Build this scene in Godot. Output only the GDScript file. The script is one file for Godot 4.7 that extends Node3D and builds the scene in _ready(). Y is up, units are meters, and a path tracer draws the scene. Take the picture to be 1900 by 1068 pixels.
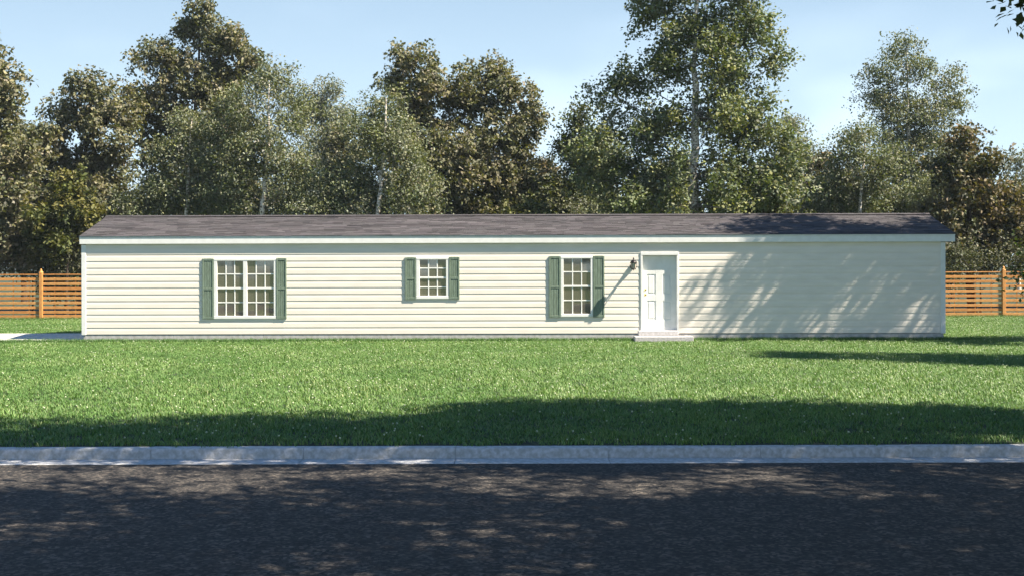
extends Node3D

# ---------------------------------------------------------------- helpers
var mats := {}
var taken := {}

func rng(s: int) -> RandomNumberGenerator:
	var r := RandomNumberGenerator.new()
	r.seed = s
	return r

func lin(r: float, g: float, b: float) -> Color:      # a real-world base colour (linear) as albedo_color
	return Color(r, g, b).linear_to_srgb()

func tag(o: Node, label: String, category: String, group := "") -> void:
	o.set_meta("label", label)
	o.set_meta("category", category)
	if group != "":
		o.set_meta("group", group)

func named(o: Node3D, called: String, parent: Node) -> void:
	# a repeat takes a three-digit number
	var key := str(parent.get_instance_id()) + called
	var k: int = taken.get(key, 0)
	taken[key] = k + 1
	o.name = called if k == 0 else "%s_%03d" % [called, k]
	parent.add_child(o, true)

func base(called: String, at := Vector3.ZERO) -> Node3D:
	var o := Node3D.new()
	o.position = at
	named(o, called, self)
	return o

func put(called: String, m: Mesh, material: Material, parent: Node = null, at := Vector3.ZERO) -> MeshInstance3D:
	var o := MeshInstance3D.new()
	o.mesh = m
	o.material_override = material
	o.position = at
	named(o, called, parent if parent else self)
	return o

func start() -> SurfaceTool:
	var st := SurfaceTool.new()
	st.begin(Mesh.PRIMITIVE_TRIANGLES)
	st.set_smooth_group(-1)
	return st

func done(st: SurfaceTool) -> ArrayMesh:
	st.generate_normals()
	return st.commit()

func tri(st: SurfaceTool, a: Vector3, b: Vector3, c: Vector3, inside: Vector3) -> void:
	# turned so that its front looks away from «inside»
	var n := (a - c).cross(a - b)
	if n.dot(a + b + c - inside * 3.0) < 0.0:
		var t := b
		b = c
		c = t
	st.add_vertex(a)
	st.add_vertex(b)
	st.add_vertex(c)

func quad(st: SurfaceTool, a: Vector3, b: Vector3, c: Vector3, d: Vector3, inside: Vector3) -> void:
	tri(st, a, b, c, inside)
	tri(st, a, c, d, inside)

func box(st: SurfaceTool, lo: Vector3, hi: Vector3, bevel := 0.0) -> void:
	var c := (lo + hi) * 0.5
	var h := (hi - lo) * 0.5
	if bevel <= 0.0:
		for ax in 3:
			for s in [-1.0, 1.0]:
				var u := (ax + 1) % 3
				var v := (ax + 2) % 3
				var p: Array[Vector3] = []
				for q in [[-1, -1], [1, -1], [1, 1], [-1, 1]]:
					var w := Vector3.ZERO
					w[ax] = s * h[ax]
					w[u] = q[0] * h[u]
					w[v] = q[1] * h[v]
					p.append(c + w)
				quad(st, p[0], p[1], p[2], p[3], c)
		return
	var b := minf(bevel, minf(h.x, minf(h.y, h.z)) * 0.9)
	for ax in 3:
		var u := (ax + 1) % 3
		var v := (ax + 2) % 3
		for s in [-1.0, 1.0]:
			var p: Array[Vector3] = []
			for q in [[-1, -1], [1, -1], [1, 1], [-1, 1]]:
				var w := Vector3.ZERO
				w[ax] = s * h[ax]
				w[u] = q[0] * (h[u] - b)
				w[v] = q[1] * (h[v] - b)
				p.append(c + w)
			quad(st, p[0], p[1], p[2], p[3], c)
		for s in [-1.0, 1.0]:           # the edges that run along ax
			for t in [-1.0, 1.0]:
				var e: Array[Vector3] = []
				for q in [[-1, 0], [1, 0], [1, 1], [-1, 1]]:
					var w := Vector3.ZERO
					w[ax] = q[0] * (h[ax] - b)
					w[u] = s * (h[u] - (b if q[1] == 0 else 0.0))
					w[v] = t * (h[v] - (0.0 if q[1] == 0 else b))
					e.append(c + w)
				quad(st, e[0], e[1], e[2], e[3], c)
	for sx in [-1.0, 1.0]:
		for sy in [-1.0, 1.0]:
			for sz in [-1.0, 1.0]:
				tri(st, c + Vector3(sx * h.x, sy * (h.y - b), sz * (h.z - b)), c + Vector3(sx * (h.x - b), sy * h.y, sz * (h.z - b)), c + Vector3(sx * (h.x - b), sy * (h.y - b), sz * h.z), c)

func box_mesh(lo: Vector3, hi: Vector3, bevel := 0.0) -> ArrayMesh:
	var st := start()
	box(st, lo, hi, bevel)
	return done(st)

func tube(st: SurfaceTool, pts: Array, radii: Array, sides := 7) -> void:
	var rings := []
	for i in pts.size():
		var d: Vector3 = (pts[mini(i + 1, pts.size() - 1)] - pts[maxi(i - 1, 0)]).normalized()
		var u := d.cross(Vector3(0, 0, 1) if absf(d.z) < 0.8 else Vector3(1, 0, 0)).normalized()
		var v := d.cross(u)
		var ring := []
		for k in sides:
			var a := TAU * k / sides
			ring.append(pts[i] + (u * cos(a) + v * sin(a)) * radii[i])
		rings.append(ring)
	for i in pts.size() - 1:
		var mid: Vector3 = (pts[i] + pts[i + 1]) * 0.5
		for k in sides:
			var n := (k + 1) % sides
			quad(st, rings[i][k], rings[i][n], rings[i + 1][n], rings[i + 1][k], mid)

func lathe(profile: Array, sides := 14) -> ArrayMesh:   # [radius, y] from the bottom up
	var st := start()
	st.set_smooth_group(0)
	var cy: float = (profile[0][1] + profile[-1][1]) * 0.5
	for i in profile.size() - 1:
		for k in sides:
			var p := []
			for q in [[i, k], [i, k + 1], [i + 1, k + 1], [i + 1, k]]:
				var a: float = TAU * q[1] / sides
				p.append(Vector3(cos(a) * profile[q[0]][0], profile[q[0]][1], sin(a) * profile[q[0]][0]))
			var inside := Vector3(0, (p[0].y + p[2].y) * 0.5, 0) if absf(p[0].y - p[2].y) > 0.0005 else Vector3(0, cy, 0)
			quad(st, p[0], p[1], p[2], p[3], inside)
	return done(st)

# ---------------------------------------------------------------- materials
func noise_tex(freq: float, kind: int, ramp: Array, size := 512, octaves := 4, sd := 1, as_normal := false, bump := 4.0) -> NoiseTexture2D:
	var n := FastNoiseLite.new()
	n.seed = sd
	n.noise_type = kind
	n.frequency = freq
	n.fractal_octaves = octaves
	n.fractal_type = FastNoiseLite.FRACTAL_FBM if octaves > 1 else FastNoiseLite.FRACTAL_NONE
	if kind == FastNoiseLite.TYPE_CELLULAR:
		n.cellular_return_type = FastNoiseLite.RETURN_CELL_VALUE
	var t := NoiseTexture2D.new()
	t.width = size
	t.height = size
	t.seamless = true
	t.noise = n
	t.as_normal_map = as_normal
	t.bump_strength = bump
	if ramp.size():
		var g := Gradient.new()
		var offs := PackedFloat32Array()
		var cols := PackedColorArray()
		for r in ramp:
			offs.append(r[0])
			cols.append(r[1])
		g.offsets = offs
		g.colors = cols
		t.color_ramp = g
	return t

func mat(called: String, color: Color, rough := 0.8) -> StandardMaterial3D:
	var m := StandardMaterial3D.new()
	m.resource_name = called
	m.albedo_color = color
	m.roughness = rough
	mats[called] = m
	return m

func tri_world(m: StandardMaterial3D, scale: Vector3) -> void:
	m.uv1_triplanar = true
	m.uv1_world_triplanar = true
	m.uv1_scale = scale
	m.uv1_triplanar_sharpness = 4.0

func grained(called: String, color: Color, rough: float, amount: float, scale: Vector3, freq := 0.02, sd := 5, bump := 0.0) -> StandardMaterial3D:
	# a colour with a slight unevenness and wear
	var m := mat(called, color, rough)
	m.albedo_texture = noise_tex(freq, FastNoiseLite.TYPE_SIMPLEX, [[0.2, Color(1.0 - amount, 1.0 - amount, 1.0 - amount * 1.15)], [0.8, Color(1, 1, 1)]], 512, 5, sd)
	if bump > 0.0:
		m.normal_enabled = true
		m.normal_texture = noise_tex(freq * 2.0, FastNoiseLite.TYPE_SIMPLEX, [], 512, 5, sd + 1, true, bump)
	tri_world(m, scale)
	return m

func make_materials() -> void:
	grained("siding", lin(0.85, 0.78, 0.695), 0.55, 0.025, Vector3(0.15, 0.6, 0.5), 0.012, 11)
	grained("white_paint", lin(0.83, 0.83, 0.81), 0.45, 0.03, Vector3(0.5, 0.5, 0.5), 0.012, 12)
	grained("shutter_green", lin(0.185, 0.245, 0.19), 0.55, 0.12, Vector3(1.2, 0.3, 1.0), 0.02, 13)
	grained("skirting", lin(0.5, 0.485, 0.48), 0.85, 0.12, Vector3(0.5, 0.5, 0.5), 0.02, 14)
	grained("concrete", lin(0.36, 0.35, 0.34), 0.9, 0.28, Vector3(0.8, 0.8, 0.8), 0.02, 15, 1.2)
	grained("step_concrete", lin(0.52, 0.5, 0.51), 0.9, 0.1, Vector3(0.9, 0.9, 0.9), 0.02, 16, 1.0)
	grained("pale_slab", lin(0.6, 0.58, 0.55), 0.9, 0.15, Vector3(0.4, 0.4, 0.4), 0.02, 17, 1.0)
	grained("interior", lin(0.45, 0.40, 0.34), 0.9, 0.1, Vector3(0.5, 0.5, 0.5), 0.02, 18)
	mat("brass", lin(0.75, 0.55, 0.22), 0.25).metallic = 1.0
	mat("lamp_black", lin(0.025, 0.022, 0.022), 0.4).metallic = 0.4
	mat("lamp_glass", lin(0.62, 0.55, 0.45), 0.3)
	var p := mat("pane", Color(0.6, 0.58, 0.53, 0.5), 0.03)
	p.transparency = BaseMaterial3D.TRANSPARENCY_ALPHA
	p.metallic = 0.65
	# fence boards: three tones of stained cedar with a lengthwise grain
	for k in 3:
		var c: Color = [lin(0.68, 0.325, 0.095), lin(0.6, 0.27, 0.075), lin(0.72, 0.37, 0.12)][k]
		var m := mat("cedar_%d" % k, c, 0.7)
		m.albedo_texture = noise_tex(0.03, FastNoiseLite.TYPE_SIMPLEX, [[0.25, Color(0.8, 0.75, 0.68)], [0.7, Color(1, 1, 1)]], 512, 5, 30 + k)
		tri_world(m, Vector3(0.25, 5.0, 1.0))
	var pm := mat("cedar_post", lin(0.68, 0.33, 0.1), 0.7)
	pm.albedo_texture = noise_tex(0.03, FastNoiseLite.TYPE_SIMPLEX, [[0.25, Color(0.8, 0.75, 0.68)], [0.7, Color(1, 1, 1)]], 512, 5, 36)
	tri_world(pm, Vector3(5.0, 0.25, 5.0))
	# asphalt: stones of several tones in dark binder
	var a := mat("asphalt", lin(0.125, 0.113, 0.105), 0.93)
	a.albedo_texture = noise_tex(0.062, FastNoiseLite.TYPE_CELLULAR, [[0.0, Color(0.25, 0.25, 0.26)], [0.4, Color(0.5, 0.49, 0.48)], [0.7, Color(0.74, 0.72, 0.69)], [0.9, Color(1, 0.96, 0.9)]], 1024, 1, 41)
	a.normal_enabled = true
	a.normal_scale = 0.7
	a.normal_texture = noise_tex(0.085, FastNoiseLite.TYPE_SIMPLEX, [], 1024, 3, 42, true, 7.0)
	a.detail_enabled = true
	a.detail_blend_mode = BaseMaterial3D.BLEND_MODE_MUL
	a.detail_albedo = noise_tex(0.006, FastNoiseLite.TYPE_SIMPLEX, [[0.25, Color(0.72, 0.72, 0.74)], [0.75, Color(1, 1, 1)]], 1024, 5, 43)
	tri_world(a, Vector3(0.55, 0.55, 0.55))
	a.uv2_triplanar = true
	a.uv2_world_triplanar = true
	a.uv2_scale = Vector3(0.11, 0.11, 0.11)
	grained("verge_turf", lin(0.10, 0.165, 0.05), 1.0, 0.5, Vector3(0.5, 0.5, 0.5), 0.05, 52)
	grained("soil", lin(0.035, 0.06, 0.018), 1.0, 0.5, Vector3(0.5, 0.5, 0.5), 0.03, 51)
	var gr := mat("grass_blade", Color.WHITE, 0.5)
	gr.vertex_color_use_as_albedo = true
	gr.backlight_enabled = true
	gr.backlight = Color(0.7, 0.75, 0.35)
	var lf := mat("leaf", Color.WHITE, 0.68)
	lf.vertex_color_use_as_albedo = true
	lf.backlight_enabled = true
	lf.backlight = Color(0.72, 0.74, 0.36)
	mat("clover_white", lin(0.5, 0.54, 0.36), 0.8)
	var b := mat("birch_bark", lin(0.76, 0.70, 0.64), 0.8)
	b.albedo_texture = noise_tex(0.025, FastNoiseLite.TYPE_SIMPLEX, [[0.22, Color(0.16, 0.14, 0.13)], [0.33, Color(0.72, 0.67, 0.6)], [0.5, Color(1, 1, 1)]], 512, 4, 61)
	tri_world(b, Vector3(0.5, 0.7, 0.5))
	grained("grey_bark", lin(0.22, 0.20, 0.175), 0.9, 0.4, Vector3(1.5, 0.5, 1.5), 0.03, 64)
	grained("oak_bark", lin(0.085, 0.065, 0.05), 0.95, 0.5, Vector3(1.5, 0.4, 1.5), 0.03, 62, 3.0)
	var sh := mat("shingle", Color.WHITE, 0.95)
	sh.vertex_color_use_as_albedo = true
	sh.albedo_texture = noise_tex(0.12, FastNoiseLite.TYPE_SIMPLEX, [[0.2, Color(0.72, 0.7, 0.7)], [0.8, Color(1, 1, 1)]], 512, 3, 63)
	tri_world(sh, Vector3(1, 1, 1))

# ---------------------------------------------------------------- house
const HL := -11.62
const HR := 11.60
const WALL_TOP := 2.64
const SKIRT_TOP := 0.195
const RIDGE_Z := -2.15
const BACK_Z := -4.3
const RIDGE_Y := 3.46
const EAVE_Y := 2.845
const EAVE_Z := 0.075
# openings in the front wall: x0, x1, y0, y1
var openings := []
var house: Node3D

func hx(px: float) -> float: return (px - 950.0) / 69.0
func hy(py: float) -> float: return 2.06 - (py - 490.0) / 69.0

func cut_boards(lo: float, hi: float, k: int) -> void:
	var yb := 0.205 + 0.1783 * k
	var yt := minf(yb + 0.1783, WALL_TOP)
	var xs := [lo, hi]
	for o in openings:
		if o[3] > yb and o[2] < yt:
			xs.append(o[0])
			xs.append(o[1])
	xs.sort()
	for i in xs.size() - 1:
		if xs[i + 1] - xs[i] < 0.01:
			continue
		var spans := [[yb, yt]]
		var mx: float = (xs[i] + xs[i + 1]) * 0.5
		for o in openings:
			if mx > o[0] and mx < o[1]:
				var next := []
				for s in spans:
					if o[2] > s[0] + 0.004:
						next.append([s[0], minf(o[2], s[1])])
					if o[3] < s[1] - 0.004:
						next.append([maxf(o[3], s[0]), s[1]])
				spans = next
		for s in spans:
			put("siding_board", board(xs[i], xs[i + 1], yb, s[0], s[1]), mats.siding, house)

func lap(yb: float, y: float) -> float:       # how far the face of a course stands out
	var t := y - yb
	return lerpf(0.0148, 0.0125, t / 0.098) if t < 0.098 else lerpf(0.0125, 0.0035, (t - 0.098) / 0.0803)

func board(x0: float, x1: float, yb: float, y0: float, y1: float) -> ArrayMesh:
	var ys := [y0]
	if yb + 0.098 > y0 and yb + 0.098 < y1:
		ys.append(yb + 0.098)
	ys.append(y1)
	var prof := [Vector3(0, y0, -0.004)]
	for y in ys:
		prof.append(Vector3(0, y, lap(yb, y)))
	prof.append(Vector3(0, y1, -0.004))
	var st := start()
	var c := Vector3((x0 + x1) * 0.5, (y0 + y1) * 0.5, -0.003)
	for i in prof.size():
		var a: Vector3 = prof[i]
		var b: Vector3 = prof[(i + 1) % prof.size()]
		quad(st, a + Vector3(x0, 0, 0), b + Vector3(x0, 0, 0), b + Vector3(x1, 0, 0), a + Vector3(x1, 0, 0), c)
	for x in [x0, x1]:
		for i in range(1, prof.size() - 1):
			tri(st, prof[0] + Vector3(x, 0, 0), prof[i] + Vector3(x, 0, 0), prof[i + 1] + Vector3(x, 0, 0), c)
	return done(st)

func build_house() -> void:
	house = base("manufactured_house")
	house.rotation.y = -0.012
	tag(house, "long low cream sided single storey house with green shutters and grey shingle roof", "house")
	var W1 := [395.0, 511.0, 478.5, 589.5]
	var W2 := [772.0, 832.4, 477.5, 553.5]
	var W3 := [1040.5, 1100.0, 475.8, 587.2]
	for w in [W1, W2, W3]:
		openings.append([hx(w[0]) + 0.05, hx(w[1]) - 0.05, hy(w[3]) + 0.05, hy(w[2]) - 0.04])
	var dx0 := hx(1192.0)
	var dx1 := hx(1255.0)
	var dy1 := hy(474.5)
	openings.append([dx0 - 0.01, dx1 + 0.01, SKIRT_TOP, dy1 + 0.01])
	# the shell: front wall with openings, back and side walls, gables, floor, ceiling
	var st := start()
	var xs := [HL, HR]
	for o in openings:
		xs.append(o[0])
		xs.append(o[1])
	xs.sort()
	for i in xs.size() - 1:
		var mx: float = (xs[i] + xs[i + 1]) * 0.5
		var y := SKIRT_TOP
		var cut := false
		for o in openings:
			if mx > o[0] and mx < o[1]:
				cut = true
				if o[2] > y + 0.01:
					box(st, Vector3(xs[i], y, -0.11), Vector3(xs[i + 1], o[2], -0.004))
				box(st, Vector3(xs[i], o[3], -0.11), Vector3(xs[i + 1], WALL_TOP, -0.004))
		if not cut:
			box(st, Vector3(xs[i], y, -0.11), Vector3(xs[i + 1], WALL_TOP, -0.004))
	put("wall", done(st), mats.interior, house)
	put("floor", box_mesh(Vector3(HL, 0.15, BACK_Z + 0.1), Vector3(HR, SKIRT_TOP - 0.002, -0.112)), mats.interior, house)
	put("ceiling", box_mesh(Vector3(HL, WALL_TOP - 0.1, BACK_Z + 0.1), Vector3(HR, WALL_TOP - 0.02, -0.112)), mats.interior, house)
	put("rear_wall", box_mesh(Vector3(HL, SKIRT_TOP, BACK_Z), Vector3(HR, WALL_TOP, BACK_Z + 0.098)), mats.siding, house)
	for x in [-7.0, 0.6]:
		put("inner_wall", box_mesh(Vector3(x, SKIRT_TOP, BACK_Z + 0.1), Vector3(x + 0.1, WALL_TOP - 0.102, -0.113)), mats.interior, house)
	for s in [[HL, HL + 0.1], [HR - 0.1, HR]]:
		var g := start()
		var poly := [Vector2(-0.006, SKIRT_TOP), Vector2(-0.006, WALL_TOP), Vector2(RIDGE_Z, RIDGE_Y - 0.12), Vector2(BACK_Z, WALL_TOP), Vector2(BACK_Z, SKIRT_TOP)]
		var c := Vector3((s[0] + s[1]) * 0.5, 1.5, RIDGE_Z)
		# siding courses on the gable end
		for i in poly.size():
			var a: Vector2 = poly[i]
			var b: Vector2 = poly[(i + 1) % poly.size()]
			quad(g, Vector3(s[0], a.y, a.x), Vector3(s[1], a.y, a.x), Vector3(s[1], b.y, b.x), Vector3(s[0], b.y, b.x), c)
		for x in s:
			for i in range(1, poly.size() - 1):
				tri(g, Vector3(x, poly[0].y, poly[0].x), Vector3(x, poly[i].y, poly[i].x), Vector3(x, poly[i + 1].y, poly[i + 1].x), c)
		put("gable_wall", done(g), mats.siding, house)
	for side in [[HL, -1.0], [HR, 1.0]]:
		for k in 14:
			var yb := 0.205 + 0.1783 * k
			var b: float = side[0] + side[1] * 0.001
			put("end_siding_board", box_mesh(Vector3(minf(b, b + side[1] * 0.011), yb, BACK_Z), Vector3(maxf(b, b + side[1] * 0.011), yb + 0.17, -0.05), 0.004), mats.siding, house)
	# front siding, course by course
	for k in 14:
		cut_boards(HL + 0.11, HR - 0.11, k)
	# skirting and the starter strip above it
	var sk := 0
	var x := HL + 0.03
	while x < HR - 0.1:
		var w := minf(2.44, HR - 0.03 - x)
		put("skirting_panel", box_mesh(Vector3(x, -0.1, -0.06), Vector3(x + w - 0.004, SKIRT_TOP - 0.004, 0.003), 0.004), mats.skirting, house)
		x += 2.44
	# corner posts
	for c in [[HL - 0.015, HL + 0.108], [HR - 0.108, HR + 0.015]]:
		put("corner_post", box_mesh(Vector3(c[0], SKIRT_TOP - 0.01, -0.12), Vector3(c[1], WALL_TOP - 0.03, 0.024), 0.008), mats.white_paint, house)
	# roof
	var RL := HL - 0.04
	var RR := HR + 0.25
	var deck := start()
	var slope := (RIDGE_Y - EAVE_Y) / (EAVE_Z - RIDGE_Z)
	var bz := RIDGE_Z - (EAVE_Z - RIDGE_Z)
	var outline := [Vector2(EAVE_Z - 0.01, EAVE_Y - 0.05), Vector2(RIDGE_Z, RIDGE_Y - 0.04), Vector2(bz + 0.01, EAVE_Y - 0.05), Vector2(bz + 0.01, EAVE_Y - 0.17), Vector2(RIDGE_Z, RIDGE_Y - 0.14), Vector2(EAVE_Z - 0.01, EAVE_Y - 0.17)]
	for i in 6:
		var a: Vector2 = outline[i]
		var b: Vector2 = outline[(i + 1) % 6]
		quad(deck, Vector3(RL, a.y, a.x), Vector3(RR, a.y, a.x), Vector3(RR, b.y, b.x), Vector3(RL, b.y, b.x), Vector3(0, RIDGE_Y - 0.6 if i > 2 and i < 5 else 2.9, RIDGE_Z) if i < 3 or i == 5 else Vector3(0, RIDGE_Y + 1.0, RIDGE_Z))
	for xx in [RL, RR]:
		for q in [[0, 1, 4], [0, 4, 5], [1, 2, 3], [1, 3, 4]]:
			tri(deck, Vector3(xx, outline[q[0]].y, outline[q[0]].x), Vector3(xx, outline[q[1]].y, outline[q[1]].x), Vector3(xx, outline[q[2]].y, outline[q[2]].x), Vector3(0, outline[q[0]].y, outline[q[0]].x))
	var roof := put("roof", done(deck), mats.white_paint, house)
	shingles(roof, RL - 0.012, RR + 0.012, slope)
	# fascia, drip edge, soffit, rake boards
	put("fascia", box_mesh(Vector3(RL - 0.003, EAVE_Y - 0.218, EAVE_Z - 0.02), Vector3(RR + 0.003, EAVE_Y - 0.046, EAVE_Z + 0.012), 0.004), mats.white_paint, house)
	put("drip_edge", box_mesh(Vector3(RL - 0.006, EAVE_Y - 0.043, EAVE_Z - 0.03), Vector3(RR + 0.006, EAVE_Y - 0.012, EAVE_Z + 0.024), 0.003), mats.white_paint, house)
	put("soffit", box_mesh(Vector3(RL, EAVE_Y - 0.205, -0.003), Vector3(RR, EAVE_Y - 0.19, EAVE_Z - 0.021)), mats.white_paint, house)
	for e in [[RL - 0.012, RL + 0.012], [RR - 0.012, RR + 0.012]]:
		for dirz in [[EAVE_Z - 0.022, RIDGE_Z], [bz, RIDGE_Z]]:
			var rk := start()
			var a := Vector3(e[0], EAVE_Y - 0.05, dirz[0])
			var b := Vector3(e[0], RIDGE_Y - 0.045, dirz[1])
			var dn := Vector3(0, -0.15, 0)
			var dxv := Vector3(e[1] - e[0], 0, 0)
			var cc := (a + b + dn + dxv) * 0.5
			quad(rk, a, b, b + dn, a + dn, cc)
			quad(rk, a + dxv, b + dxv, b + dn + dxv, a + dn + dxv, cc)
			quad(rk, a, b, b + dxv, a + dxv, cc)
			quad(rk, a + dn, b + dn, b + dn + dxv, a + dn + dxv, cc)
			quad(rk, a, a + dn, a + dn + dxv, a + dxv, cc)
			put("rake_board", done(rk), mats.white_paint, house)
	# windows
	window_unit(W1, 2, [[401.0, 449.5], [457.0, 506.7]], 482.5, 584.2)
	window_unit(W2, 1, [[778.3, 827.4]], 481.2, 547.9)
	window_unit(W3, 1, [[1045.5, 1095.7]], 480.0, 581.8)
	shutter(373.3, 394.6, 478.5, 590.0)
	shutter(511.4, 530.6, 478.0, 589.6)
	shutter(751.0, 771.6, 477.2, 554.6)
	shutter(832.8, 852.5, 476.6, 554.0)
	shutter(1018.4, 1040.1, 475.6, 588.6)
	shutter(1100.4, 1121.4, 475.2, 588.2)
	front_door(dx0, dx1, dy1)

func shingles(roof: Node3D, x0: float, x1: float, slope: float) -> void:
	var r := rng(77)
	var n := FastNoiseLite.new()
	n.seed = 8
	n.frequency = 0.55
	n.fractal_octaves = 3
	var verts := PackedVector3Array()
	var cols := PackedColorArray()
	var norms := PackedVector3Array()
	var length := Vector2(EAVE_Z - RIDGE_Z, RIDGE_Y - EAVE_Y).length() + 0.03
	var courses := 17
	var step := length / courses
	for side in [1.0, -1.0]:
		var up := Vector3(0, RIDGE_Y - EAVE_Y, -(EAVE_Z - RIDGE_Z) * side).normalized()
		var out := Vector3(0, up.z * -side, up.y * side).normalized()
		out = Vector3(0, absf(up.z), absf(up.y) * side)
		var z0 := EAVE_Z + 0.03 if side > 0 else RIDGE_Z - (EAVE_Z - RIDGE_Z) - 0.03
		var corner := Vector3(0, EAVE_Y - 0.018, z0)
		for k in courses:
			var x := x0
			while x < x1 - 0.001:
				var w := minf(r.randf_range(0.12, 0.38), x1 - x)
				var thick := 0.011 if r.randf() < 0.55 else 0.006
				var a := corner + up * (step * k) + Vector3(x, 0, 0)
				var low := a + out * (0.006 + thick)
				var high := a + up * (step + 0.02) + out * 0.004
				var wv := Vector3(w - 0.004, 0, 0)
				var v := n.get_noise_2d(x * 1.1 + k * 0.9, k * 1.6)
				var tone := clampf(0.089 + 0.066 * v + r.randf_range(-0.013, 0.013), 0.03, 0.15)
				var c := Color(tone * 1.02, tone * 0.93, tone * 0.99)
				var faces := [[low, high, high + wv, low + wv, out], [low, low + wv, a + wv, a, -up], [low, high, a, a, Vector3(-1, 0, 0)], [low + wv, high + wv, a + wv, a + wv, Vector3(1, 0, 0)]]
				for f in faces:
					var o := [0, 1, 2, 0, 2, 3] if (f[0] - f[2]).cross(f[0] - f[1]).dot(f[4]) > 0 else [0, 2, 1, 0, 3, 2]
					for q in o:
						verts.append(f[q])
						norms.append(f[4])
						cols.append(c)
				x += w
	# ridge cap
	var x := x0
	while x < x1 - 0.001:
		var w := minf(0.2, x1 - x)
		var tone := 0.07 + r.randf_range(-0.014, 0.014)
		for side in [1.0, -1.0]:
			var a := Vector3(x, RIDGE_Y + 0.022, RIDGE_Z)
			var b := Vector3(x, RIDGE_Y + 0.022 - 0.15 * slope, RIDGE_Z + 0.15 * side)
			var f := [a, b, b + Vector3(w, 0.004, 0), a + Vector3(w, 0.004, 0)]
			var out := Vector3(0, 1, slope * side).normalized()
			var o := [0, 1, 2, 0, 2, 3] if (f[0] - f[2]).cross(f[0] - f[1]).dot(out) > 0 else [0, 2, 1, 0, 3, 2]
			for q in o:
				verts.append(f[q])
				norms.append(out)
				cols.append(Color(tone * 1.02, tone * 0.93, tone * 0.99))
		x += w
	var arr := []
	arr.resize(Mesh.ARRAY_MAX)
	arr[Mesh.ARRAY_VERTEX] = verts
	arr[Mesh.ARRAY_NORMAL] = norms
	arr[Mesh.ARRAY_COLOR] = cols
	var m := ArrayMesh.new()
	m.add_surface_from_arrays(Mesh.PRIMITIVE_TRIANGLES, arr)
	put("shingles", m, mats.shingle, roof).set_meta("kind", "stuff")

func window_unit(w: Array, sashes: int, lights: Array, pt: float, pb: float) -> void:
	var win := Node3D.new()
	win.position = Vector3(hx((w[0] + w[1]) * 0.5), hy(w[3]), 0)
	named(win, "window", house)
	var o := -win.position
	var x0 := hx(w[0])
	var x1 := hx(w[1])
	var y0 := hy(w[3])
	var y1 := hy(w[2])
	var py0 := hy(pb)
	var py1 := hy(pt)
	var f := start()
	var inner0 := hx(lights[0][0])
	var inner1 := hx(lights[-1][1])
	# casing: sill, head, two jambs, butted end to end
	box(f, o + Vector3(x0, y0, -0.09), o + Vector3(x1, py0, 0.04), 0.006)
	box(f, o + Vector3(x0, py1, -0.09), o + Vector3(x1, y1, 0.04), 0.006)
	box(f, o + Vector3(x0, py0 + 0.0005, -0.09), o + Vector3(inner0, py1 - 0.0005, 0.036), 0.006)
	box(f, o + Vector3(inner1, py0 + 0.0005, -0.09), o + Vector3(x1, py1 - 0.0005, 0.036), 0.006)
	if sashes == 2:
		box(f, o + Vector3(hx(lights[0][1]), py0 + 0.0005, -0.09), o + Vector3(hx(lights[1][0]), py1 - 0.0005, 0.034), 0.006)
	put("frame", done(f), mats.white_paint, win)
	for l in lights:
		var a := hx(l[0])
		var b := hx(l[1])
		var mid := (py0 + py1) * 0.5
		var bar := 0.029
		# the upper sash stands a little forward of the lower one
		put("meeting_rail", box_mesh(o + Vector3(a, mid - 0.024, -0.02), o + Vector3(b, mid + 0.024, 0.012), 0.004), mats.white_paint, win)
		for half in 2:
			var ya: float = [py0, mid + 0.024][half]
			var yb: float = [mid - 0.024, py1][half]
			var z: float = [-0.012, 0.0][half]
			var ym := (ya + yb) * 0.5
			put("muntin", box_mesh(o + Vector3(a, ym - bar * 0.5, z - 0.008), o + Vector3(b, ym + bar * 0.5, z + 0.008), 0.003), mats.white_paint, win)
			for c in 2:
				var xc := lerpf(a, b, (c + 1) / 3.0)
				for seg in [[ya, ym - bar * 0.5 - 0.001], [ym + bar * 0.5 + 0.001, yb]]:
					put("muntin", box_mesh(o + Vector3(xc - bar * 0.5, seg[0], z - 0.008), o + Vector3(xc + bar * 0.5, seg[1], z + 0.008), 0.003), mats.white_paint, win)
			for c in 3:
				for seg in [[ya, ym], [ym, yb]]:
					var q := QuadMesh.new()
					var pa := lerpf(a, b, c / 3.0)
					var pbx := lerpf(a, b, (c + 1) / 3.0)
					q.size = Vector2(pbx - pa - 0.002, seg[1] - seg[0] - 0.002)
					var pane := put("pane", q, mats.pane, win, o + Vector3((pa + pbx) * 0.5, (seg[0] + seg[1]) * 0.5, z - 0.002))
					# old glass never lies quite true
					pane.rotation = Vector3(0.004 * sin(pa * 17.0 + seg[0] * 9.0), 0.004 * cos(pa * 23.0 + seg[1] * 5.0), 0)

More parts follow.
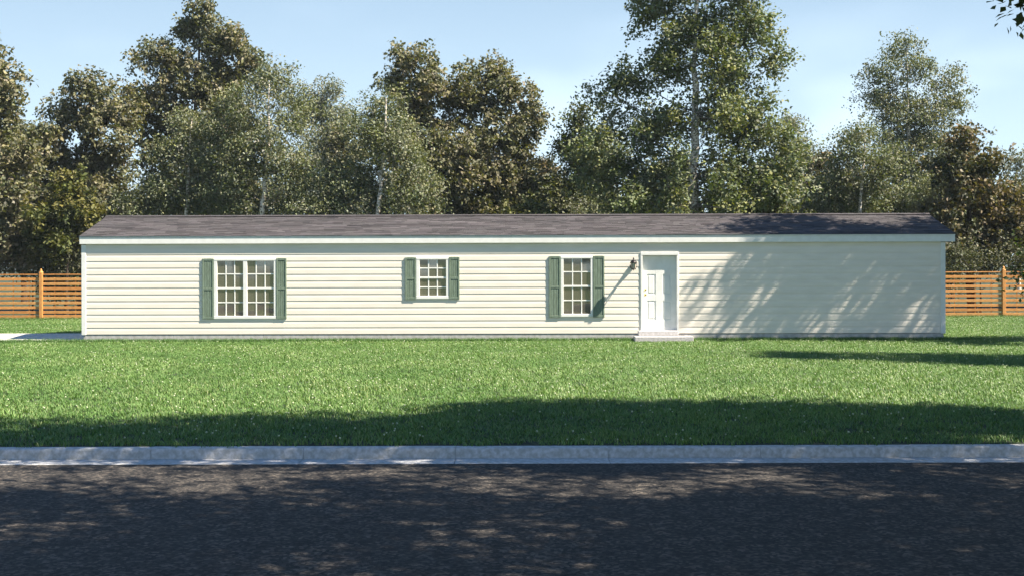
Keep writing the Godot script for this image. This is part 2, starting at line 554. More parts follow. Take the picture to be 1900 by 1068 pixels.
func shutter(l: float, r: float, t: float, b: float) -> void:
	var x0 := hx(l)
	var x1 := hx(r)
	var y0 := hy(b)
	var y1 := hy(t)
	var s := Node3D.new()
	s.position = Vector3((x0 + x1) * 0.5, y0, 0.013)
	named(s, "shutter", house)
	var w := (x1 - x0) * 0.5
	var h := y1 - y0
	var st := start()
	box(st, Vector3(-w, 0, 0), Vector3(-w + 0.045, h, 0.032), 0.005)
	box(st, Vector3(w - 0.045, 0, 0), Vector3(w, h, 0.032), 0.005)
	for y in [0.0, h * 0.5 - 0.035, h - 0.06]:
		box(st, Vector3(-w + 0.0455, y, 0), Vector3(w - 0.0455, y + 0.065, 0.030), 0.005)
	put("shutter_frame", done(st), mats.shutter_green, s)
	for y in [[0.066, h * 0.5 - 0.036], [h * 0.5 + 0.031, h - 0.061]]:
		var p := start()
		var n := 3
		for k in n:
			var a := lerpf(-w + 0.046, w - 0.046, k / float(n))
			var c := lerpf(-w + 0.046, w - 0.046, (k + 1) / float(n))
			box(p, Vector3(a + 0.001, y[0], 0), Vector3(c - 0.001, y[1], 0.022), 0.007)
		put("panel", done(p), mats.shutter_green, s)

func front_door(x0: float, x1: float, y1: float) -> void:
	var d := Node3D.new()
	d.position = Vector3((x0 + x1) * 0.5, SKIRT_TOP, 0)
	named(d, "door", house)
	var o := -d.position
	var y0 := 0.265
	var f := start()
	box(f, o + Vector3(x0 - 0.055, SKIRT_TOP, -0.122), o + Vector3(x0, y1, 0.032), 0.006)
	box(f, o + Vector3(x1, SKIRT_TOP, -0.122), o + Vector3(x1 + 0.055, y1, 0.032), 0.006)
	box(f, o + Vector3(x0 - 0.055, y1 + 0.0005, -0.122), o + Vector3(x1 + 0.055, y1 + 0.09, 0.034), 0.006)
	put("door_frame", done(f), mats.white_paint, d)
	put("threshold", box_mesh(o + Vector3(x0 + 0.001, SKIRT_TOP, -0.1), o + Vector3(x1 - 0.001, y0 - 0.012, 0.03), 0.005), mats.step_concrete, d)
	# leaf: stiles and rails round four sunk panels
	var zf := -0.075
	var cols := [x0 + 0.006, hx(1201.0), hx(1217.0), hx(1230.0), hx(1246.0), x1 - 0.006]
	var rows := [y0, hy(593.5), hy(558.0), hy(546.5), hy(509.5), y1 - 0.006]
	var leaf := start()
	for k in [0, 2, 4]:
		box(leaf, o + Vector3(cols[k], y0, zf - 0.045), o + Vector3(cols[k + 1], y1 - 0.006, zf), 0.004)
	for k in [0, 2, 4]:
		for c in [1, 3]:
			box(leaf, o + Vector3(cols[c] - 0.003, rows[k], zf - 0.045), o + Vector3(cols[c + 1] + 0.003, rows[k + 1], zf - 0.0012), 0.003)
	put("door_leaf", done(leaf), mats.white_paint, d)
	for k in [1, 3]:
		for c in [1, 3]:
			var p := start()
			box(p, o + Vector3(cols[c] - 0.004, rows[k] - 0.004, zf - 0.04), o + Vector3(cols[c + 1] + 0.004, rows[k + 1] + 0.004, zf - 0.014))
			box(p, o + Vector3(cols[c] + 0.04, rows[k] + 0.04, zf - 0.03), o + Vector3(cols[c + 1] - 0.04, rows[k + 1] - 0.04, zf - 0.004), 0.009)
			put("door_panel", done(p), mats.white_paint, d)
	var knob := put("knob", lathe([[0.0, 0.0], [0.032, 0.0], [0.032, 0.008], [0.012, 0.014], [0.012, 0.03], [0.028, 0.04], [0.03, 0.052], [0.02, 0.064], [0.0, 0.068]]), mats.brass, d, o + Vector3(hx(1197.6), hy(546.8), zf))
	knob.rotation.x = PI / 2
	var bolt := put("deadbolt", lathe([[0.0, 0.0], [0.03, 0.0], [0.03, 0.012], [0.022, 0.02], [0.0, 0.022]]), mats.brass, d, o + Vector3(hx(1197.6), hy(537.8), zf))
	bolt.rotation.x = PI / 2

func build_lamp_and_steps() -> void:
	var a := base("wall_lantern", Vector3(hx(1173.2), hy(493.0), 0.014))
	a.position.z += hx(1173.2) * 0.012
	a.scale = Vector3.ONE * 1.12
	tag(a, "small black coach lantern on the siding left of the white door", "lamp")
	var plate := put("back_plate", lathe([[0.0, 0.0], [0.055, 0.0], [0.055, 0.012], [0.03, 0.022], [0.0, 0.024]]), mats.lamp_black, a, Vector3(0, -0.02, 0))
	plate.rotation.x = PI / 2
	var arm := start()
	tube(arm, [Vector3(0, -0.02, 0.015), Vector3(0, -0.05, 0.12), Vector3(0, -0.10, 0.22), Vector3(0, -0.115, 0.27), Vector3(0, -0.09, 0.30)], [0.011, 0.01, 0.01, 0.01, 0.012], 8)
	put("arm", done(arm), mats.lamp_black, a)
	var mount := put("mount", lathe([[0.062, 0.0], [0.06, 0.03], [0.044, 0.07], [0.03, 0.12], [0.022, 0.17], [0.016, 0.22], [0.0, 0.225]]), mats.lamp_black, a, Vector3(0, -0.02, 0.004))
	mount.rotation.x = PI / 2
	var c := Vector3(0, 0, 0.30)
	put("base", lathe([[0.0, -0.1], [0.03, -0.1], [0.058, -0.092], [0.062, -0.08], [0.05, -0.074], [0.0, -0.074]], 6), mats.lamp_black, a, c)
	var cage := start()
	for k in 6:
		var t := TAU * k / 6
		var b := Vector3(cos(t), 0, sin(t))
		tube(cage, [c + b * 0.05 + Vector3(0, -0.076, 0), c + b * 0.07 + Vector3(0, 0.06, 0)], [0.005, 0.005], 5)
	put("cage", done(cage), mats.lamp_black, a)
	put("lamp_glass", lathe([[0.046, -0.074], [0.065, 0.058]], 6), mats.lamp_glass, a, c)
	put("bulb", lathe([[0.0, -0.07], [0.014, -0.068], [0.014, -0.03], [0.022, -0.005], [0.016, 0.02], [0.0, 0.03]]), mats.white_paint, a, c)
	put("lamp_cap", lathe([[0.084, 0.058], [0.086, 0.066], [0.07, 0.09], [0.045, 0.118], [0.022, 0.135], [0.012, 0.15], [0.018, 0.162], [0.014, 0.178], [0.0, 0.19]], 10), mats.lamp_black, a, c)
	var s := base("concrete_steps", Vector3(hx(1227.5), 0, 0.3))
	tag(s, "two pale concrete steps in front of the white door", "steps")
	put("step", box_mesh(Vector3(-0.775, -0.05, -0.2), Vector3(0.775, 0.143, 0.3), 0.012), mats.step_concrete, s)
	put("step", box_mesh(Vector3(-0.655, 0.1435, -0.2), Vector3(0.415, 0.283, 0.0), 0.012), mats.step_concrete, s)

# ---------------------------------------------------------------- fence
func build_fence(xs: Array, label: String) -> void:
	var f := base("slat_fence", Vector3((xs[0] + xs[-1]) * 0.5, 0, -14.3))
	tag(f, label, "fence")
	var o := Vector3(-f.position.x, 0, 0)
	var r := rng(int(absf(xs[0] * 100.0)))
	var slat := {}
	var cap := lathe([[0.085, 0.0], [0.085, 0.03], [0.05, 0.06], [0.035, 0.075], [0.045, 0.1], [0.03, 0.13], [0.0, 0.16]], 4)
	for x in xs:
		var p := put("post", box_mesh(Vector3(-0.062, -0.2, -0.05), Vector3(0.062, 1.78, 0.085), 0.008), mats.cedar_post, f, o + Vector3(x, 0, 0))
		var c := put("post_cap", cap, mats.cedar_post, p, Vector3(0, 1.781, 0.0175))
		c.rotation.y = PI / 4
	for i in xs.size() - 1:
		var w: float = xs[i + 1] - xs[i] - 0.126
		var mid: float = (xs[i + 1] + xs[i]) * 0.5
		# one sees through the gaps between the slats
		for k in 9:
			var half := 0.075 if k == 0 else 0.051
			var m := box_mesh(Vector3(-w * 0.5, -half, -0.01), Vector3(w * 0.5, half, 0.01), 0.004)
			var b := put("slat", m, mats["cedar_%d" % r.randi_range(0, 2)], f, o + Vector3(mid, 0.10 + 0.179 * k + r.randf_range(-0.005, 0.005), 0.02))
			b.rotation = Vector3(r.randf_range(-0.03, 0.03), 0, r.randf_range(-0.002, 0.002))
		put("top_rail", box_mesh(Vector3(-w * 0.5, 0, -0.035), Vector3(w * 0.5, 0.04, 0.02), 0.006), mats["cedar_1"], f, o + Vector3(mid, 1.69, 0))
		for k in [-0.30, 0.05, 0.32]:
			put("batten", box_mesh(Vector3(-0.017, 0.03, -0.02), Vector3(0.017, 1.6, 0.005), 0.003), mats["cedar_2"], f, o + Vector3(mid + w * k, 0, 0.0))

# ---------------------------------------------------------------- ground
func sheet(x0: float, x1: float, z0: float, z1: float) -> ArrayMesh:
	var st := start()
	quad(st, Vector3(x0, 0, z0), Vector3(x1, 0, z0), Vector3(x1, 0, z1), Vector3(x0, 0, z1), Vector3(0, -50, 0))
	return done(st)

func structure(o: Node) -> void:
	var said: Array = SETTING.get(String(o.name), [])
	if said.size():
		tag(o, said[0], said[1])
	o.set_meta("kind", "structure")

const SETTING := {
	"ground": ["bare soil under lawn, road and wood, reaching to the horizon", "ground"],
	"lawn": ["wide green front lawn between the house and the kerb, reaching behind the fence", "lawn"],
	"verge": ["green verge across the road behind the viewpoint", "lawn"],
	"road": ["dark speckled asphalt road in the foreground, dappled by tree shade", "road"],
	"kerb": ["pale concrete kerb of long stones between lawn and road", "kerb"],
	"gutter": ["flat concrete gutter strip between kerb and asphalt", "gutter"],
	"far_kerb": ["concrete kerb on the near side of the road, below the picture", "kerb"],
	"driveway": ["bright white concrete drive at the left end of the house", "driveway"],
	"grass": ["short bright green blades covering the lawn", "grass"],
	"grass_001": ["short bright green blades covering the lawn", "grass"],
	"grass_002": ["short bright green blades covering the lawn", "grass"],
	"grass_003": ["short bright green blades covering the lawn", "grass"],
	"clover_flowers": ["tiny pale clover heads scattered over the lawn", "flowers"],
	"edge_grass": ["longer darker grass along the skirting and the fences", "grass"],
}

const KERB_Z := 19.77

func build_ground() -> void:
	structure(put("ground", sheet(-500, 500, -500, 500), mats.soil, null, Vector3(0, -0.3, 0)))
	structure(put("lawn", box_mesh(Vector3(-500, -0.28, -500), Vector3(500, 0.0, KERB_Z - 0.15)), mats.soil))
	structure(put("verge", box_mesh(Vector3(-500, -0.28, 28.6), Vector3(500, 0.0, 500)), mats.verge_turf))
	structure(put("road", sheet(-500, 500, KERB_Z + 0.35, 28.5), mats.asphalt, null, Vector3(0, -0.124, 0)))
	var kerb := Node3D.new()
	kerb.position = Vector3(0, 0, KERB_Z)
	named(kerb, "kerb", self)
	structure(kerb)
	var gutter := Node3D.new()
	gutter.position = Vector3(0, -0.12, KERB_Z)
	named(gutter, "gutter", self)
	structure(gutter)
	var r := rng(4)
	var tones := []
	for k in 4:
		var c: float = [0.55, 0.58, 0.53, 0.56][k]
		tones.append(grained("kerb_concrete_%d" % k, lin(c, c * 0.99, c * 1.02), 0.9, 0.16, Vector3(0.9, 0.9, 0.9), 0.022, 70 + k, 1.5))
	var far := Node3D.new()
	far.position = Vector3(0, 0, 28.5)
	named(far, "far_kerb", self)
	structure(far)
	for k in range(-12, 13):
		var x := -0.64 + 1.717 * k
		var m := start()
		# face a little battered, nose rounded
		var prof := [Vector2(-0.15, -0.25), Vector2(-0.15, 0.0), Vector2(-0.03, 0.0), Vector2(-0.012, -0.006), Vector2(-0.002, -0.022), Vector2(0.004, -0.13), Vector2(0.004, -0.25)]
		var c := Vector3(0, -0.12, -0.07)
		for i in prof.size():
			var a: Vector2 = prof[i]
			var b: Vector2 = prof[(i + 1) % prof.size()]
			quad(m, Vector3(0.002, a.y, a.x), Vector3(1.715, a.y, a.x), Vector3(1.715, b.y, b.x), Vector3(0.002, b.y, b.x), c + Vector3(0.85, 0, 0))
		for xx in [0.002, 1.715]:
			for i in range(1, prof.size() - 1):
				tri(m, Vector3(xx, prof[0].y, prof[0].x), Vector3(xx, prof[i].y, prof[i].x), Vector3(xx, prof[i + 1].y, prof[i + 1].x), c + Vector3(0.85, 0, 0))
		var stone := put("kerb_stone", done(m), tones[r.randi_range(0, 3)], kerb, Vector3(x, r.randf_range(-0.003, 0.003), r.randf_range(-0.003, 0.003)))
		put("gutter_slab", box_mesh(Vector3(0.002, -0.1, 0.008), Vector3(1.715, 0.002, 0.36), 0.006), tones[r.randi_range(0, 3)], gutter, Vector3(x, r.randf_range(-0.001, 0.001), 0))
		var q := put("kerb_stone", stone.mesh, tones[k & 3], far, Vector3(x + 1.717, 0, 0))
		q.rotation.y = PI
	# the concrete drive at the left end of the house
	var drive := put("driveway", box_mesh(Vector3(-40, -0.1, -3.6), Vector3(HL - 0.03, 0.05, -0.15), 0.01), mats.pale_slab)
	structure(drive)

func clump(sd: int, blades: int, size: float, tall: float) -> ArrayMesh:
	var r := rng(sd)
	var v := PackedVector3Array()
	var n := PackedVector3Array()
	var c := PackedColorArray()
	for i in blades:
		var p := Vector3(r.randf_range(-size, size), 0, r.randf_range(-size, size))
		var a := r.randf() * TAU
		var side := Vector3(cos(a), 0, sin(a))
		var fwd := Vector3(-sin(a), 0, cos(a))
		var h := tall * r.randf_range(0.55, 1.1)
		var w := r.randf_range(0.003, 0.0058)
		var lean := r.randf_range(0.3, 1.5)
		var p1 := p + Vector3(0, h * 0.6, 0) + fwd * h * lean * 0.3
		var p2 := p + Vector3(0, h, 0) + fwd * h * lean
		var t := r.randf()
		var col := Color(0.098, 0.20, 0.046).lerp(Color(0.168, 0.29, 0.08), t)
		if r.randf() < 0.10:
			col = Color(0.30, 0.36, 0.15)
		elif r.randf() < 0.12:
			col = Color(0.05, 0.1, 0.022)
		var pts := [p - side * w, p + side * w, p1 - side * w * 0.8, p1 + side * w * 0.8, p2]
		var nn := (Vector3(0, 0.9, 0) - fwd).normalized()
		for q in [0, 1, 3, 0, 3, 2, 2, 3, 4]:
			v.append(pts[q])
			n.append(nn)
			c.append(col)
	var arr := []
	arr.resize(Mesh.ARRAY_MAX)
	arr[Mesh.ARRAY_VERTEX] = v
	arr[Mesh.ARRAY_NORMAL] = n
	arr[Mesh.ARRAY_COLOR] = c
	var m := ArrayMesh.new()
	m.add_surface_from_arrays(Mesh.PRIMITIVE_TRIANGLES, arr)
	return m

func scatter(called: String, m: Mesh, material: Material, spots: Array, tints: PackedColorArray, at := Vector3.ZERO) -> void:
	var mm := MultiMesh.new()
	mm.transform_format = MultiMesh.TRANSFORM_3D
	mm.use_colors = tints.size() > 0
	mm.mesh = m
	mm.instance_count = spots.size()
	for i in spots.size():
		mm.set_instance_transform(i, spots[i])
		if tints.size():
			mm.set_instance_color(i, tints[i])
	var o := MultiMeshInstance3D.new()
	o.multimesh = mm
	o.material_override = material
	named(o, called, self)
	tag(o, SETTING[String(o.name)][0], SETTING[String(o.name)][1], "lawn grass" if called == "grass" else "")
	o.set_meta("kind", "stuff")

func in_lawn(x: float, z: float, margin: float) -> bool:
	if absf(x) > 0.405 * (34.0 - z) + margin:
		return false
	if z < 0.12 and z > BACK_Z - 0.3 and x > HL - 0.1 and x < HR + 0.1:
		return false
	if z < -4.5 and absf(x) < 11.0:
		return false
	if x < HL + 0.1 and z < -0.2 and z > -3.55:
		return false
	if x > hx(1172.0) and x < hx(1283.0) and z < 0.66:
		return false
	return true

func build_grass() -> void:
	var r := rng(21)
	var patch := FastNoiseLite.new()
	patch.seed = 3
	patch.frequency = 0.35
	patch.fractal_octaves = 3
	var spots := [[], [], [], []]
	var tints := [PackedColorArray(), PackedColorArray(), PackedColorArray(), PackedColorArray()]
	var clover := []
	var cell := 0.3
	var z := -14.2
	while z < KERB_Z - 0.1:
		var x := -23.0
		while x < 23.0:
			var px := x + r.randf_range(-0.1, 0.1)
			var pz := minf(z + r.randf_range(-0.1, 0.1), KERB_Z - 0.19)
			if in_lawn(px, pz, 5.0):
				var k := r.randi_range(0, 3)
				var g := patch.get_noise_2d(px, pz)
				var s := 1.0 + 0.35 * g
				var t := Transform3D(Basis(Vector3.UP, r.randf() * TAU).scaled(Vector3(1.0, s, 1.0)), Vector3(px, 0, pz))
				spots[k].append(t)
				var h := 1.0 + 0.22 * g + r.randf_range(-0.08, 0.08)
				tints[k].append(Color(h * (1.0 + 0.12 * g), h, h * 0.95))
				if r.randf() < 0.32 + 0.5 * g:
					var q := r.randf_range(0.7, 1.25)
					clover.append(Transform3D(Basis(Vector3.UP, r.randf() * TAU).scaled(Vector3(q, q, q)), Vector3(px + r.randf_range(-0.15, 0.15), 0.05 * s, pz + r.randf_range(-0.15, 0.15))))
			x += cell
		z += cell
	for k in 4:
		scatter("grass", clump(200 + k, 150, 0.2, 0.05), mats.grass_blade, spots[k], tints[k])
	scatter("clover_flowers", lathe([[0.0, -0.012], [0.008, -0.006], [0.011, 0.0], [0.008, 0.008], [0.0, 0.01]], 7), mats.clover_white, clover, PackedColorArray())
	# longer grass along the skirting, the fences, the drive and the kerb
	var edge := []
	var et := PackedColorArray()
	for i in 520:
		var x := lerpf(HL - 2.6, HR + 1.0, i / 520.0)
		if x > hx(1172.0) and x < hx(1283.0):
			continue
		for j in 2:
			edge.append(Transform3D(Basis(Vector3.UP, r.randf() * TAU).scaled(Vector3(0.5, r.randf_range(0.8, 1.35), 0.5)), Vector3(x, 0, r.randf_range(0.07, 0.3))))
			et.append(Color(0.8, 0.9, 0.8))
	for side in [[-21.0, -13.0], [12.0, 22.0]]:
		for i in 160:
			edge.append(Transform3D(Basis(Vector3.UP, r.randf() * TAU).scaled(Vector3(0.6, r.randf_range(0.9, 1.4), 0.6)), Vector3(lerpf(side[0], side[1], i / 160.0), 0, -14.1 + r.randf_range(-0.1, 0.1))))
			et.append(Color(0.85, 0.92, 0.85))
	scatter("edge_grass", clump(210, 60, 0.2, 0.1), mats.grass_blade, edge, et)

# ---------------------------------------------------------------- trees
const TONES := {
	"oak": [[0.152, 0.151, 0.079], [0.188, 0.178, 0.098], [0.116, 0.124, 0.061], [0.217, 0.197, 0.12], [0.101, 0.112, 0.061]],
	"brown": [[0.136, 0.113, 0.051], [0.176, 0.134, 0.062], [0.08, 0.084, 0.04], [0.193, 0.167, 0.091], [0.064, 0.071, 0.036]],
	"dark": [[0.078, 0.108, 0.045], [0.104, 0.13, 0.057], [0.139, 0.152, 0.066], [0.087, 0.095, 0.04]],
	"birch": [[0.159, 0.187, 0.102], [0.198, 0.218, 0.131], [0.136, 0.159, 0.085], [0.231, 0.239, 0.167], [0.19, 0.204, 0.09]],
	"pale": [[0.157, 0.18, 0.101], [0.188, 0.204, 0.118], [0.125, 0.149, 0.084], [0.204, 0.204, 0.126]],
	"aspen": [[0.123, 0.159, 0.066], [0.165, 0.198, 0.088], [0.102, 0.13, 0.058], [0.198, 0.219, 0.127], [0.198, 0.211, 0.078]],
	"faint": [[0.176, 0.189, 0.121], [0.203, 0.209, 0.149], [0.149, 0.162, 0.108]],
	"yellow": [[0.092, 0.106, 0.021], [0.122, 0.13, 0.033], [0.055, 0.067, 0.021], [0.153, 0.141, 0.033]],
	"shrub": [[0.105, 0.112, 0.063], [0.14, 0.14, 0.084], [0.077, 0.091, 0.042]],
	"street": [[0.05, 0.08, 0.02], [0.07, 0.1, 0.025], [0.04, 0.06, 0.018]],
}
# leaf length, leaf width over length, sprigs per square metre of blob, spread of a cluster
const HABIT := {
	"oak": [0.18, 0.64, 80.0, 0.30], "brown": [0.17, 0.64, 84.0, 0.30], "dark": [0.16, 0.62, 84.0, 0.32],
	"birch": [0.125, 0.56, 100.0, 0.34], "pale": [0.14, 0.54, 80.0, 0.36], "aspen": [0.15, 0.68, 74.0, 0.36],
	"faint": [0.18, 0.56, 50.0, 0.42], "yellow": [0.17, 0.66, 90.0, 0.26], "shrub": [0.12, 0.55, 110.0, 0.3], "street": [0.135, 0.7, 92.0, 0.34],
}
const LEAVES := 12
var sprig_sets := {}
var leaf_index := PackedInt32Array()

func make_sprigs(kind: String) -> Dictionary:
	if sprig_sets.has(kind):
		return sprig_sets[kind]
	var r := rng(900 + kind.hash() % 1000)
	var h: Array = HABIT[kind]
	var vs := []
	var ns := []
	for k in 10:
		var v := PackedVector3Array()
		var n := PackedVector3Array()
		for i in LEAVES:
			var d: Vector3 = Vector3(r.randfn(), r.randfn() * 0.75, r.randfn()).normalized() * h[3] * r.randf_range(0.15, 1.0)
			var b := Basis(Vector3(r.randfn(), r.randfn(), r.randfn()).normalized(), r.randf() * TAU)
			# leaves hang rather than stand, and face the sky more than the ground
			var along := (b.x + Vector3(0, -0.45, 0)).normalized()
			var across := along.cross(b.y + Vector3(0, 0.5, 0)).normalized()
			var up := across.cross(along)
			var l: float = h[0] * r.randf_range(0.7, 1.2)
			var w: float = l * h[1] * 0.5
			v.append(d)
			v.append(d + along * l * 0.45 + across * w + up * w * 0.25)
			v.append(d + along * l)
			v.append(d + along * l * 0.45 - across * w + up * w * 0.25)
			for q in 4:
				n.append(-up)
		vs.append(v)
		ns.append(n)
	var cs := []
	for tone in TONES[kind]:
		for k in 3:
			var c := PackedColorArray()
			for i in LEAVES:
				var f := r.randf_range(0.72, 1.3)
				var col := Color(tone[0] * f * r.randf_range(0.92, 1.1), tone[1] * f, tone[2] * f * r.randf_range(0.8, 1.3))
				for q in 4:
					c.append(col)
			cs.append(c)
	sprig_sets[kind] = {"v": vs, "n": ns, "c": cs}
	return sprig_sets[kind]

func trunk_x(pts: Array, y: float) -> float:
	for i in pts.size() - 1:
		if y <= pts[i + 1].y:
			return lerpf(pts[i].x, pts[i + 1].x, clampf(inverse_lerp(pts[i].y, pts[i + 1].y, y), 0.0, 1.0))
	return pts[-1].x

func plant_tree(called: String, kind: String, label: String, at: Vector3, radius: float, path: Array, blobs: Array, density := 1.0) -> Node3D:
	var t := base(called, at)
	tag(t, label, "bush" if called.ends_with("bush") or called.ends_with("shrub") else "tree")
	var r := rng(int(absf(at.x * 37.0) + absf(at.z * 91.0)) + 5)
	var set: Dictionary = make_sprigs(kind)
	var h: Array = HABIT[kind]
	# trunk: from the ground through the path, with a slight wander
	var pts := [Vector3(path[0][0] + r.randf_range(-0.1, 0.1), -0.15, 0)]
	for p in path:
		pts.append(Vector3(p[0], p[1], p[2]))
	var fine := []
	var radii := []
	var total := 0.0
	for i in pts.size() - 1:
		total += pts[i].distance_to(pts[i + 1])
	var run := 0.0
	for i in pts.size() - 1:
		var seg: float = pts[i].distance_to(pts[i + 1])
		for k in 4:
			var p: Vector3 = pts[i].lerp(pts[i + 1], k / 4.0)
			var f := (run + seg * k / 4.0) / total
			fine.append(p + Vector3(r.randf_range(-1, 1), 0, r.randf_range(-1, 1)) * radius * 0.3)
			radii.append(radius * (1.0 - 0.86 * f) * (1.25 if fine.size() == 1 else 1.0))
		run += seg
	fine.append(pts[-1])
	radii.append(radius * 0.12)
	var st := start()
	st.set_smooth_group(0)
	tube(st, fine, radii, 8)
	var pale_bark: bool = kind in ["birch", "aspen", "pale"]
	var clear_to: float = path[-3][1] if path.size() > 3 else path[0][1] + 0.5
	var bark: Material = mats.birch_bark if kind in ["birch", "aspen", "pale", "faint"] else mats.oak_bark
	var lb := start()
	lb.set_smooth_group(0)
	var V := PackedVector3Array()
	var N := PackedVector3Array()
	var C := PackedColorArray()
	var count := 0
	for b in blobs:
		var c := Vector3(b[0], b[1], b[2] - (0.5 if pale_bark else 0.0))
		var rad := Vector3(b[3], b[4], minf(maxf(b[3], b[4]), 1.7))
		# a limb from the trunk towards the blob
		var j := 0
		for i in fine.size():
			if fine[i].y < c.y - rad.y * 0.5 - 0.35 * absf(c.x - fine[i].x):
				j = i
		var root: Vector3 = fine[j]
		var rr: float = maxf(radii[j] * 0.45, 0.02)
		if root.distance_to(c) > 0.5:
			var m1 := root.lerp(c, 0.35) + Vector3(r.randf_range(-0.15, 0.15), -0.12, r.randf_range(-0.15, 0.15))
			var m2 := root.lerp(c, 0.7) + Vector3(r.randf_range(-0.15, 0.15), 0.05, r.randf_range(-0.15, 0.15))
			var lr := rr * (0.6 if pale_bark else 1.0)
			tube(lb, [root, m1, m2, c], [lr, lr * 0.75, lr * 0.5, lr * 0.25], 5)
		var area := PI * rad.x * rad.y
		var sprigs := int(area * h[2] * density)
		var clusters := maxi(4, sprigs / 11)
		for k in clusters:
			var d := Vector3(r.randfn(), r.randfn(), r.randfn()).normalized()
			var p := c + d * rad * pow(r.randf(), 0.42)
			if p.y < 0.35:
				p.y = 0.35 + r.randf() * 0.3
			if k % 3 == 0:
				var from := c.lerp(p, 0.15)
				tube(lb, [from, from.lerp(p, 0.5) + Vector3(0, r.randf_range(-0.1, 0.1), 0), p], [rr * 0.3 + 0.006, rr * 0.2 + 0.005, 0.004], 4)
			var tone := r.randi_range(0, set.c.size() - 1)
			for q in 11:
				var off: Vector3 = Vector3(r.randfn(), r.randfn() * 0.8, r.randfn()) * h[3] * 0.85
				var s := r.randf_range(0.8, 1.15)
				var bs := Basis(Vector3.UP, r.randf() * TAU)
				var pick := r.randi_range(0, 9)
				var low: Vector3 = p + off
				if low.y < 0.25:
					low.y = 0.25
				if pale_bark and low.z > -0.15 and low.y < clear_to and absf(low.x - trunk_x(fine, low.y)) < radius * 1.1 + 0.14 and r.randf() < 0.86:
					continue
				V.append_array(Transform3D(bs * s, low) * set.v[pick])
				N.append_array(Transform3D(bs, Vector3.ZERO) * set.n[pick])
				C.append_array(set.c[tone if r.randf() < 0.7 else r.randi_range(0, set.c.size() - 1)])
				count += LEAVES
	put("trunk", done(st), bark, t)
	put("limbs", done(lb), mats.grey_bark if pale_bark else mats.oak_bark, t)
	var arr := []
	arr.resize(Mesh.ARRAY_MAX)
	arr[Mesh.ARRAY_VERTEX] = V
	arr[Mesh.ARRAY_NORMAL] = N
	arr[Mesh.ARRAY_COLOR] = C
	arr[Mesh.ARRAY_INDEX] = leaf_index.slice(0, count * 6)
	var m := ArrayMesh.new()
	m.add_surface_from_arrays(Mesh.PRIMITIVE_TRIANGLES, arr)
	put("crown", m, mats.leaf, t)
	return t

func again(t: Node3D, at: Vector3, turn: float, scale: float, label: String, group := "") -> Node3D:
	var o: Node3D = t.duplicate()
	o.position = at
	o.rotation.y = turn
	o.scale = Vector3.ONE * scale
	var called := String(t.name).rstrip("0123456789").rstrip("_")
	named(o, called, self)
	tag(o, label, "bush" if called.ends_with("bush") else "tree", group)
	return o

